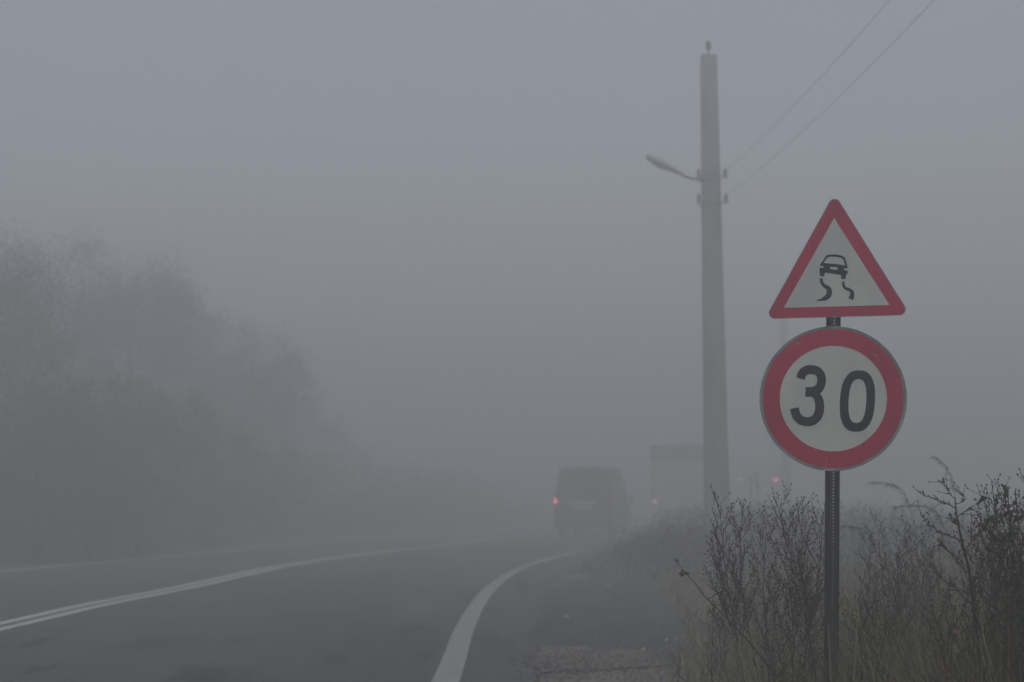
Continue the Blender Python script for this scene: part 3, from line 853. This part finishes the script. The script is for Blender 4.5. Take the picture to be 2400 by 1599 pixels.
# ---- roadside trees on the left, receding into the fog
protos = [tree_mesh(5, 10, 3.4, 46000), tree_mesh(9, 9, 3.0, 42000), tree_mesh(14, 7, 2.6, 32000), tree_mesh(21, 11, 3.2, 46000)]
pobj = []
def put_tree(k, px, Y, top_py, label):
    Y *= .88 if label.startswith(('low', 'smallest')) else 1.04; p = at(px, 1168, Y); z0 = hgt(p.x, Y); top = at(px, top_py, Y).z
    hts = [10, 9, 7, 11]; s_ = (top-z0)/(hts[k]*.98)
    r_ = empty('roadside_tree', (p.x, Y, z0), px*1.7, label, 'tree', 'foggy trees left of the road')
    if len([q for q in pobj if q[0] == k]) == 0:
        t, c = protos[k]; to = t.build('trunk', M['bark'], r_); co = c.build('crown', [M['leafA'], M['leafB']], r_); pobj.append((k, to, co))
    else:
        _, to0, co0 = [q for q in pobj if q[0] == k][0]
        for o0 in (to0, co0):
            o = o0.copy(); C.objects.link(o); o.parent = r_
    r_.scale = (s_*1.0, s_*1.0, s_)
    return r_
TR = [(0, -60, 33, 560, 'dark foggy tree cut off by the left edge of the photo'),
      (3, 150, 42, 600, 'tall foggy tree near the left edge, between the cut-off tree and the domed one'),
      (1, 300, 46, 570, 'tall domed foggy tree whose crown makes the highest left-hand outline'),
      (0, 440, 52, 700, 'foggy tree just right of the highest one, where the outline starts to drop'),
      (2, 560, 50, 790, 'foggy tree midway down the falling outline of the left-hand row'),
      (1, 660, 58, 880, 'faint foggy tree low on the falling outline, left of the bend'),
      (2, 760, 66, 980, 'faint small tree near the right end of the foggy row'),
      (3, 850, 76, 1040, 'last and faintest small tree at the right end of the foggy row'),
      (2, 90, 35, 860, 'low dark bushy tree at far left below the tall crowns'),
      (2, 330, 39, 900, 'low dark bushy tree under the highest crown'),
      (1, 500, 44, 960, 'low bushy tree in front of the falling part of the row'),
      (2, 210, 36, 960, 'smallest bushy tree between the two low ones at left'),
      (0, 640, 50, 1040, 'low bushy foggy tree near where the left verge meets the road')]
for a in TR: put_tree(*a)
# scrub under the trees: one uncountable mass
rng = random.Random(3); b = MB()
for k in range(1300):
    y = rng.uniform(27, 70); x = ledge(y)-1.9-abs(rng.gauss(0, 3.5)); z = hgt(x, y); hgt_ = rng.uniform(.7, 2.8)*(.5+.5*sm(0, 3, ledge(y)-1.6-x))
    for j in range(34):
        o = Vector((rng.gauss(0, .45), rng.gauss(0, .45), rng.random()*hgt_)); b.leaf(Vector((x, y, z))+o, rv(rng), rv(rng).normalized(), rng.uniform(.08, .2), rng.uniform(.05, .12), rng.choice((0, 0, 1)), .2)
tag(b.build('undergrowth', [M['leafA'], M['leafB']]), 'dark undergrowth below the trees on the left of the road', 'undergrowth', kind='stuff')

# ---- right verge: grass and weed thicket (stuff)
rng = random.Random(8)
b = MB()
for k in range(15500):
    y = 3.6+(rng.random()**1.35)*11.5
    x = verge_x(y)+rng.random()**.9*4.2-.15+.3*noise.noise(Vector((y*1.2, 3, 0)))
    if x > 1 + y*.48: continue
    clump = noise.noise(Vector((x*1.6, y*1.1, 5)))
    edge = sm(-.2, 1.0, x-verge_x(y))
    L = (.18+.62*edge)*rng.uniform(.65, 1.25)*(1+.35*clump)
    p = Vector((x, y, hgt(x, y)-.02)); az = rng.uniform(0, 6.28); tl2 = rng.uniform(.05, .5)
    d = Vector((math.cos(az)*math.sin(tl2)-.12, math.sin(az)*math.sin(tl2), math.cos(tl2)))
    r = rng.random(); m = 0 if r < .46 else (1 if r < .58 else (2 if r < .985 else 3))
    b.blade(p, d, L, rng.uniform(.004, .010), rng.uniform(.3, 1.5), m, 4)
for k in range(7500):
    y = 3.9+rng.random()*2.4; x = .75+rng.random()*(y*.42-.75)
    x = max(x, .85+.2*rng.random())
    c_ = noise.noise(Vector((x*2.3, y*1.7, 9)))
    L = rng.uniform(.6, 1.08)*(1+.3*c_)*(.75+.25*sm(.9, 1.6, x))
    p = Vector((x, y, hgt(x, y)-.02)); az = rng.uniform(0, 6.28); tl2 = rng.uniform(.0, .35)
    d = Vector((math.cos(az)*math.sin(tl2)-.10, math.sin(az)*math.sin(tl2), math.cos(tl2)))
    q = rng.random(); m = 0 if q < .50 else (1 if q < .66 else (2 if q < .975 else 3))
    b.blade(p, d, L, rng.uniform(.003, .0085), rng.uniform(.1, .9), m, 5)
for k in range(150):      # long arching and broken dead blades
    y = rng.uniform(4.2, 7.5); x = rng.uniform(.9, y*.41); az = rng.uniform(0, 6.28)
    d = Vector((math.cos(az)*.35, math.sin(az)*.35, 1)).normalized()
    b.blade(Vector((x, y, hgt(x, y)-.02)), d, rng.uniform(.8, 1.35), rng.uniform(.006, .011), rng.uniform(1.4, 2.7), rng.choice((1, 1, 2, 3)), 7)
for k in range(420):      # shrivelled leaves caught in the weeds
    y = rng.uniform(4.6, 8.5); x = rng.uniform(.95, y*.41); p = Vector((x, y, hgt(x, y)+rng.uniform(.25, .95)))
    b.leaf(p, rv(rng)+Vector((0, 0, -.4)), rv(rng).normalized(), rng.uniform(.02, .055), rng.uniform(.006, .014), rng.choice((1, 2, 2, 3)), .4)
tag(b.build('grass', [M['grassG'], M['grassD'], M['grassB'], M['grassO']]), 'tall uncut grass, green and dry, round the sign post', 'grass', kind='stuff')
# short grass rim along the lay-by and far verge
b = MB()
for k in range(9000):
    y = rng.uniform(9, 46); x = verge_x(y)+abs(rng.gauss(0, 1.2))-.2
    if y > 26 and rng.random() < .5: x = redge(y)+shoulder_r(y)+.1+rng.random()*1.6
    L = rng.uniform(.06, .28)*(1+y*.02); az = rng.uniform(0, 6.28)
    b.blade(Vector((x, y, hgt(x, y)-.01)), Vector((math.cos(az)*.4, math.sin(az)*.4, 1)).normalized(), L, .012+.0006*y, rng.uniform(.2, 1.2), rng.choice((0, 0, 2, 2, 1)), 3)
tag(b.build('short_grass', [M['grassG'], M['grassD'], M['grassB']]), 'short ragged grass along the edge of the lay-by', 'grass', kind='stuff')
# weeds standing in a mass behind the sign
b = MB(); s2 = MB()
def mass_weed(bm, x, y, h, rng, lod):
    z = hgt(x, y)-.02; base = Vector((x, y, z)); top = base+Vector((rng.uniform(-.25, .2), rng.uniform(-.2, .2), 1)).normalized()*h
    path = stem_path(base, top, rng, 4, .02); bm.tube(path, [.005, .0045, .0035, .002, .001], 3, m=2, cap=False)
    nb = 9 if lod == 0 else 5
    for k in range(nb):
        t = .3+.7*k/nb; p, d = along(path, min(.99, t)); az = rng.uniform(0, 6.28); L = h*.28*(1.1-t*.7)*rng.uniform(.5, 1.2)
        e = p+(Vector((math.cos(az), math.sin(az), 0))*.6+Vector((0, 0, .75))).normalized()*L
        bm.tube([p, p.lerp(e, .5)+Vector((0, 0, -.02*L)), e], [.0018, .0014, .001], 3, m=2, cap=False)
        for j in range(8 if lod == 0 else 5):
            q = p.lerp(e, .3+.7*rng.random())+rv(rng, .02)
            sz = .022 if lod == 0 else .045
            bm.leaf(q, rv(rng)+Vector((0, 0, .4)), rv(rng).normalized(), sz*rng.uniform(.6, 1.4), sz*.4, rng.choice((0, 1, 2, 2)), .2)
for k in range(370):
    y = 7.0+rng.random()*11; x = verge_x(y)+.35+rng.random()*6.5
    if x > .6+y*.42: continue
    h = rng.uniform(.55, 1.05)*(.62+.38*sm(0, 1.4, x-verge_x(y)))*(1+.25*noise.noise(Vector((x*.7, y*.5, 1))))+.10*sm(2, 6, x-verge_x(y))
    mass_weed(b, x, y, h, rng, 0)
for k in range(1500):
    y = 17+rng.random()*34; x = verge_x(y)+.2+rng.random()*(4+y*.32)
    if x > .6+y*.42: continue
    h = rng.uniform(.45, 1.0)*(.45+.55*sm(0, 2.2, x-verge_x(y)))
    mass_weed(b, x, y, h, rng, 1)
for k in range(900):
    y = 22+rng.random()*24; x = redge(y)+(1.6 if y > 30 else 1.6+(30-y)*.14)+abs(rng.gauss(0, 2.6)); z = hgt(x, y)
    if x > .6+y*.36: continue
    hh_ = rng.uniform(.45, 1.05)*(.35+.65*sm(0, 1.7, x-redge(y)-1.5))
    for j in range(46):
        o = Vector((rng.gauss(0, .3), rng.gauss(0, .3), rng.random()**.8*hh_)); b.leaf(Vector((x, y, z))+o, rv(rng)+Vector((0, 0, .6)), rv(rng).normalized(), rng.uniform(.04, .11), rng.uniform(.02, .04), rng.choice((1, 1, 2)), .2)
tag(b.build('weed_thicket', [M['grassG'], M['grassB'], M['massstalk']]), 'mass of withered weeds fading into the fog behind the sign', 'weeds', kind='stuff')

# ---- individual weeds
WG = 'tall withered weeds near the sign'
def weed_root(name, px, Y, label, cat='weed', grp=WG):
    p = at(px, 1168, Y); return empty(name, (p.x, Y, hgt(p.x, Y)-.02), 0, label, cat, grp)
def loc(root, px, py, dy=0.0):
    Y = root.location.y+dy; q = at(px, py, Y); return q-root.location
def add_feathery(label, bpx, Y, tops, seed, **kw):
    rng = random.Random(seed); r_ = weed_root('tall_weed', bpx, Y, label)
    st, sd_ = MB(), MB()
    for (tx, ty, bow) in tops:
        tp = loc(r_, tx, ty, rng.uniform(-.12, .12)); feathery(st, sd_, Vector((rng.uniform(-.02, .02), rng.uniform(-.02, .02), 0)), tp, rng, bow=bow, **kw)
    st.build('stem', M['stalk'], r_); tag(sd_.build('seed_heads', M['seed'], r_), kind='stuff')
    return r_
add_feathery('bushy feathery weed left of the sign post, crown leaning left', 1850, 6.6, [(1700, 1190, .10), (1745, 1205, .07), (1790, 1220, .04), (1690, 1262, .08)], 31, nb=21, t0=.56, blen=.22, buds=12)
add_feathery('narrow feathery weed right beside the left edge of the sign post', 1925, 6.2, [(1890, 1192, .03), (1838, 1182, -.02), (1918, 1200, .02), (1868, 1240, .02)], 37, nb=17, t0=.58, blen=.22, buds=12)
add_feathery('short bristly weed between the two feathery ones left of the post', 1850, 5.6, [(1846, 1335, .01), (1815, 1372, .03), (1880, 1352, -.01)], 43, nb=20, t0=.5, blen=.22, buds=9)
add_feathery('low drooping weed at the left end of the thicket', 1790, 7.4, [(1665, 1425, .12), (1695, 1395, .08), (1720, 1330, .05)], 47, nb=14, t0=.5, blen=.22, buds=7)
add_feathery('brownish bushy weed just right of the sign post', 2060, 7.6, [(2070, 1235, .02), (2110, 1262, -.03), (2030, 1280, .03), (2140, 1240, -.05)], 53, nb=26, t0=.35, blen=.24, buds=9)
add_feathery('weed with slanting twigs midway between the post and the sapling', 2150, 6.6, [(2165, 1262, 0), (2118, 1300, .04), (2195, 1290, -.03)], 59, nb=22, t0=.4, blen=.24, buds=9)
add_feathery('dense dark weed to the right of the bare sapling', 2345, 5.4, [(2310, 1190, .02), (2350, 1165, 0), (2395, 1200, -.02), (2290, 1250, .04)], 61, nb=34, t0=.3, blen=.26, buds=11)
add_feathery('dense dark weed at the right edge of the photo', 2420, 5.0, [(2380, 1230, .02), (2430, 1170, 0), (2345, 1300, .05)], 67, nb=34, t0=.3, blen=.3, buds=11)
add_feathery('low weed in front of the foot of the bare sapling', 2260, 4.9, [(2240, 1400, .02), (2200, 1440, .04), (2290, 1380, -.02)], 71, nb=22, t0=.4, blen=.3, buds=8)
add_feathery('low weed right of the post near the bottom of the photo', 2050, 5.6, [(2040, 1400, .01), (2085, 1380, -.02), (2010, 1440, .03)], 73, nb=20, t0=.4, blen=.28, buds=8)

# bare sapling
r_ = weed_root('bare_sapling', 2318, 5.0, 'bare dark sapling with a thin branch reaching left, right of the sign', 'sapling', None)
rng = random.Random(77); st, sd_ = MB(), MB()
def lp(px, py, dy=0): return loc(r_, px, py, dy)
base = Vector((0, 0, 0)); k1 = lp(2272, 1340); k2 = lp(2248, 1240); k3 = lp(2238, 1165)
path = [base, base.lerp(k1, .5)+Vector((.01, 0, 0)), k1, k1.lerp(k2, .5), k2, k2.lerp(k3, .5)+Vector((-.003, 0, 0)), k3]
st.tube(path, [.0065, .006, .0052, .0045, .0038, .003, .0014], 6)
def twig(a, pts, r, nb=9, lsz=.02, sub=True):
    P_ = [a]+pts; dense = []
    for i in range(len(P_)-1):
        for q in range(4): dense.append(P_[i].lerp(P_[i+1], q/4)+rv(rng, .0015))
    dense.append(P_[-1])
    st.tube(dense, [r*(1-.7*i/len(dense)) for i in range(len(dense))], 4)
    for q in range(nb*2):
        t = .2+.8*q/(nb*2); p, d = along(dense, min(.99, t)); dd = (d+rv(rng, .9)+Vector((0, 0, .25))).normalized()
        sd_.bud(p, dd, rng.uniform(.5, 1.1)*lsz, lsz*.15)
        if sub and rng.random() < .4:
            e = p+dd*rng.uniform(.02, .06); st.tube([p, p.lerp(e, .5)+rv(rng, .003), e], [.0012, .001, .0007], 3); sd_.bud(e, dd, lsz*.7, lsz*.13)
twig(lp(2240, 1192), [lp(2225, 1183, -.02), lp(2200, 1174, -.04), lp(2172, 1163, -.06), lp(2153, 1153, -.08)], .0022, 9)
twig(lp(2243, 1212), [lp(2262, 1200, .02), lp(2278, 1192, .03)], .0018, 6)
twig(lp(2240, 1180), [lp(2256, 1178, .02), lp(2258, 1165, .02), lp(2244, 1150, .03)], .0016, 6)
twig(lp(2239, 1170), [lp(2226, 1158), lp(2214, 1135, -.01), lp(2210, 1128)], .0015, 7)
twig(lp(2247, 1235), [lp(2238, 1225, -.02), lp(2226, 1205, -.03)], .0018, 9)
twig(lp(2256, 1270), [lp(2230, 1258, -.03), lp(2195, 1243, -.05), lp(2172, 1224, -.07), lp(2158, 1206, -.08)], .0024, 12)
twig(lp(2262, 1290), [lp(2285, 1262, .03), lp(2305, 1235, .05), lp(2320, 1218, .06)], .0022, 12)
twig(lp(2275, 1350), [lp(2240, 1310, -.03), lp(2215, 1285, -.05), lp(2200, 1272, -.06)], .0022, 12)
twig(lp(2280, 1380), [lp(2320, 1330, .03), lp(2345, 1290, .06), lp(2352, 1262, .08)], .0024, 14)
twig(lp(2288, 1430), [lp(2240, 1380, -.03), lp(2205, 1355, -.07), lp(2180, 1322, -.1)], .0022, 12)
st.build('stem', M['stalk'], r_); tag(sd_.build('buds', M['seed'], r_), kind='stuff')

# lone leaning stalk with a dark knob
r_ = weed_root('leaning_stalk', 1835, 6.0, 'lone thin stalk with a dark knob near its tip, leaning left over the lay-by', 'weed', None)
st, sd_ = MB(), MB(); rng = random.Random(5)
P_ = [Vector((0, 0, 0)), lp(1800, 1560), lp(1752, 1500), lp(1700, 1445), lp(1655, 1402), lp(1625, 1362), lp(1606, 1343)]
st.tube(P_, [.0045, .004, .0034, .003, .0025, .002, .0015], 5)
st.tube([P_[-1], lp(1595, 1328), lp(1584, 1316)], [.0013, .001, .0008], 4)
for k in range(12):
    q = lp(1603+rng.uniform(-7, 7), 1343+rng.uniform(-4, 4), rng.uniform(-.01, .01)); sd_.bud(q, rv(rng), .016, .006)
for k in range(14):
    t = rng.random(); q = lp(1597, 1332).lerp(lp(1582, 1312), t)+rv(rng, .006); sd_.bud(q, rv(rng)+Vector((-.3, 0, .5)), .010, .003)
st.tube([lp(1658, 1405), lp(1675, 1396, .02), lp(1698, 1380, .03)], [.002, .0016, .001], 4)
for k in range(8): sd_.bud(lp(1670+k*4, 1397-k*2, .02), rv(rng), .014, .004)
st.build('stem', M['stalk'], r_); tag(sd_.build('seed_heads', M['seed'], r_), kind='stuff')

# reeds with drooping plumes behind
def reed(label, bpx, Y, tip_px, tip_py, droop, seed, plume=.32, nl=150):
    r_ = weed_root('plumed_reed', bpx, Y, label, 'reed', 'blurred reeds behind the sign'); rng = random.Random(seed)
    st, sd_ = MB(), MB(); tip = loc(r_, tip_px, tip_py); path = []
    for i in range(15):
        t = i/14; p = Vector((0, 0, 0)).lerp(tip, t); p.z += .10*math.sin(math.pi*t)*tip.z*.5
        if t > .72: p.x += droop*(t-.72)**2*6; p.z -= abs(droop)*(t-.72)**2*5
        path.append(p)
    st.tube(path, [.005*(1-.8*i/14) for i in range(15)], 4)
    for k in range(nl):
        t = 1-plume*rng.random(); p, d = along(path, min(.99, t)); dd = (d+rv(rng, .6)+Vector((droop, 0, -.35))).normalized(); sd_.leaf(p, dd, rv(rng).normalized(), rng.uniform(.02, .075), .007, 0, .3)
    for k in range(5):
        t = rng.uniform(.25, .75); p, d = along(path, t); az = rng.choice((-1, 1)); sd_.blade(p, Vector((az*.5, rng.uniform(-.3, .3), .8)), rng.uniform(.25, .45), .014, rng.uniform(.9, 1.7), 0, 5)
    st.build('stem', M['stalk'], r_); tag(sd_.build('plume', M['reed'], r_), kind='stuff')
reed('blurred reed whose plume stands highest of all, right of the round sign', 2262, 14, 2222, 1042, -.3, 1, .32, 100)
reed('blurred reed with its plume drooping left just right of the round sign', 2190, 13.5, 2100, 1078, -.55, 2, .32, 110)
reed('blurred reed drooping low right behind the sign post', 2120, 11.5, 2010, 1180, -.5, 3, .4, 110)
reed('blurred reed whose plume crosses behind the bare sapling', 2290, 12, 2170, 1128, -.55, 4, .35, 110)
reed('blurred reed bending towards the right edge of the photo', 2320, 8.2, 2320, 1118, .5, 6, .4)
reed('faint thin reed between the concrete pole and the round sign', 1785, 17, 1776, 1108, -.05, 7, .2, 16)
reed('fainter thin reed right beside the concrete pole', 1755, 18, 1758, 1115, .05, 9, .2, 14)

# leafy shrub at right edge with broad drooping leaves
r_ = weed_root('leafy_shrub', 2425, 4.8, 'dark leafy shrub with drooping leaves cut off by the right edge of the photo', 'shrub', None)
rng = random.Random(15); st, sd_ = MB(), MB()
for (tx, ty, n) in [(2335, 1128, 12), (2370, 1138, 16), (2400, 1150, 18), (2320, 1175, 12), (2410, 1200, 22), (2360, 1215, 18), (2440, 1140, 16), (2395, 1260, 22), (2345, 1270, 16), (2420, 1320, 24), (2380, 1380, 24)]:
    tp = loc(r_, tx, ty, rng.uniform(-.2, .2)); path = stem_path(Vector((rng.uniform(-.05, .05), 0, 0)), tp, rng, 8, .02)
    st.tube(path, [.005*(1-.7*i/8) for i in range(9)], 4)
    for k in range(n*2):
        t = .5+.5*rng.random(); p, d = along(path, min(.99, t)); o = rv(rng, .035)
        sd_.leaf(p+o, (d*.3+rv(rng)+Vector((-.3, 0, -.2))), rv(rng).normalized(), rng.uniform(.03, .06), rng.uniform(.014, .024), rng.choice((0, 0, 1)), .5)
st.build('stem', M['stalk'], r_); tag(sd_.build('foliage', [M['leafA'], M['leafC']], r_), kind='stuff')

# pale dry grass stalks standing out at the bottom
for (bx, by, tx, ty, Y, lb) in [(1946, 1700, 1947, 1468, 5.2, 'pale dry stalk in front of the foot of the sign post'),
                                (1992, 1700, 2006, 1425, 5.0, 'longest pale dry stalk, just right of the sign post foot'),
                                (2030, 1700, 2037, 1510, 4.9, 'short pale dry stalk, second to the right of the post foot'),
                                (2325, 1640, 2305, 1450, 4.7, 'pale green stalk left of the dark shrub, lower right'),
                                (2150, 1700, 2164, 1520, 4.6, 'stout pale stalk with a rusty base, bottom centre of the right thicket'),
                                (2235, 1700, 2215, 1548, 4.5, 'stubby rust-orange stalk near the bottom, lower right'),
                                (1790, 1640, 1720, 1470, 5.6, 'dry stalk bent left at the left end of the grass')]:
    p = at(bx, 1168, Y); z0 = hgt(p.x, Y); tp = at(tx, ty, Y)
    st = MB(); rng = random.Random(int(tx)); o0 = Vector((0, 0, -.02)); tpl = tp-Vector((p.x, Y, z0))
    path = stem_path(o0, tpl, rng, 8, .02, rng.uniform(-.05, .05)); st.tube(path, [.0038*(1-.6*i/8) for i in range(9)], 5)
    q, d = along(path, .62); st.blade(q, Vector((.5, .1, .7)), .10, .005, .9, 0, 3)
    q, d = along(path, .45); st.blade(q, Vector((-.5, .1, .7)), .14, .005, 1.0, 0, 3)
    tag(st.build('dry_stalk', M['grassO'] if 'rust-orange' in lb else M['straw'], loc=(p.x, Y, z0)), lb, 'stalk', 'pale dry stalks in the grass')
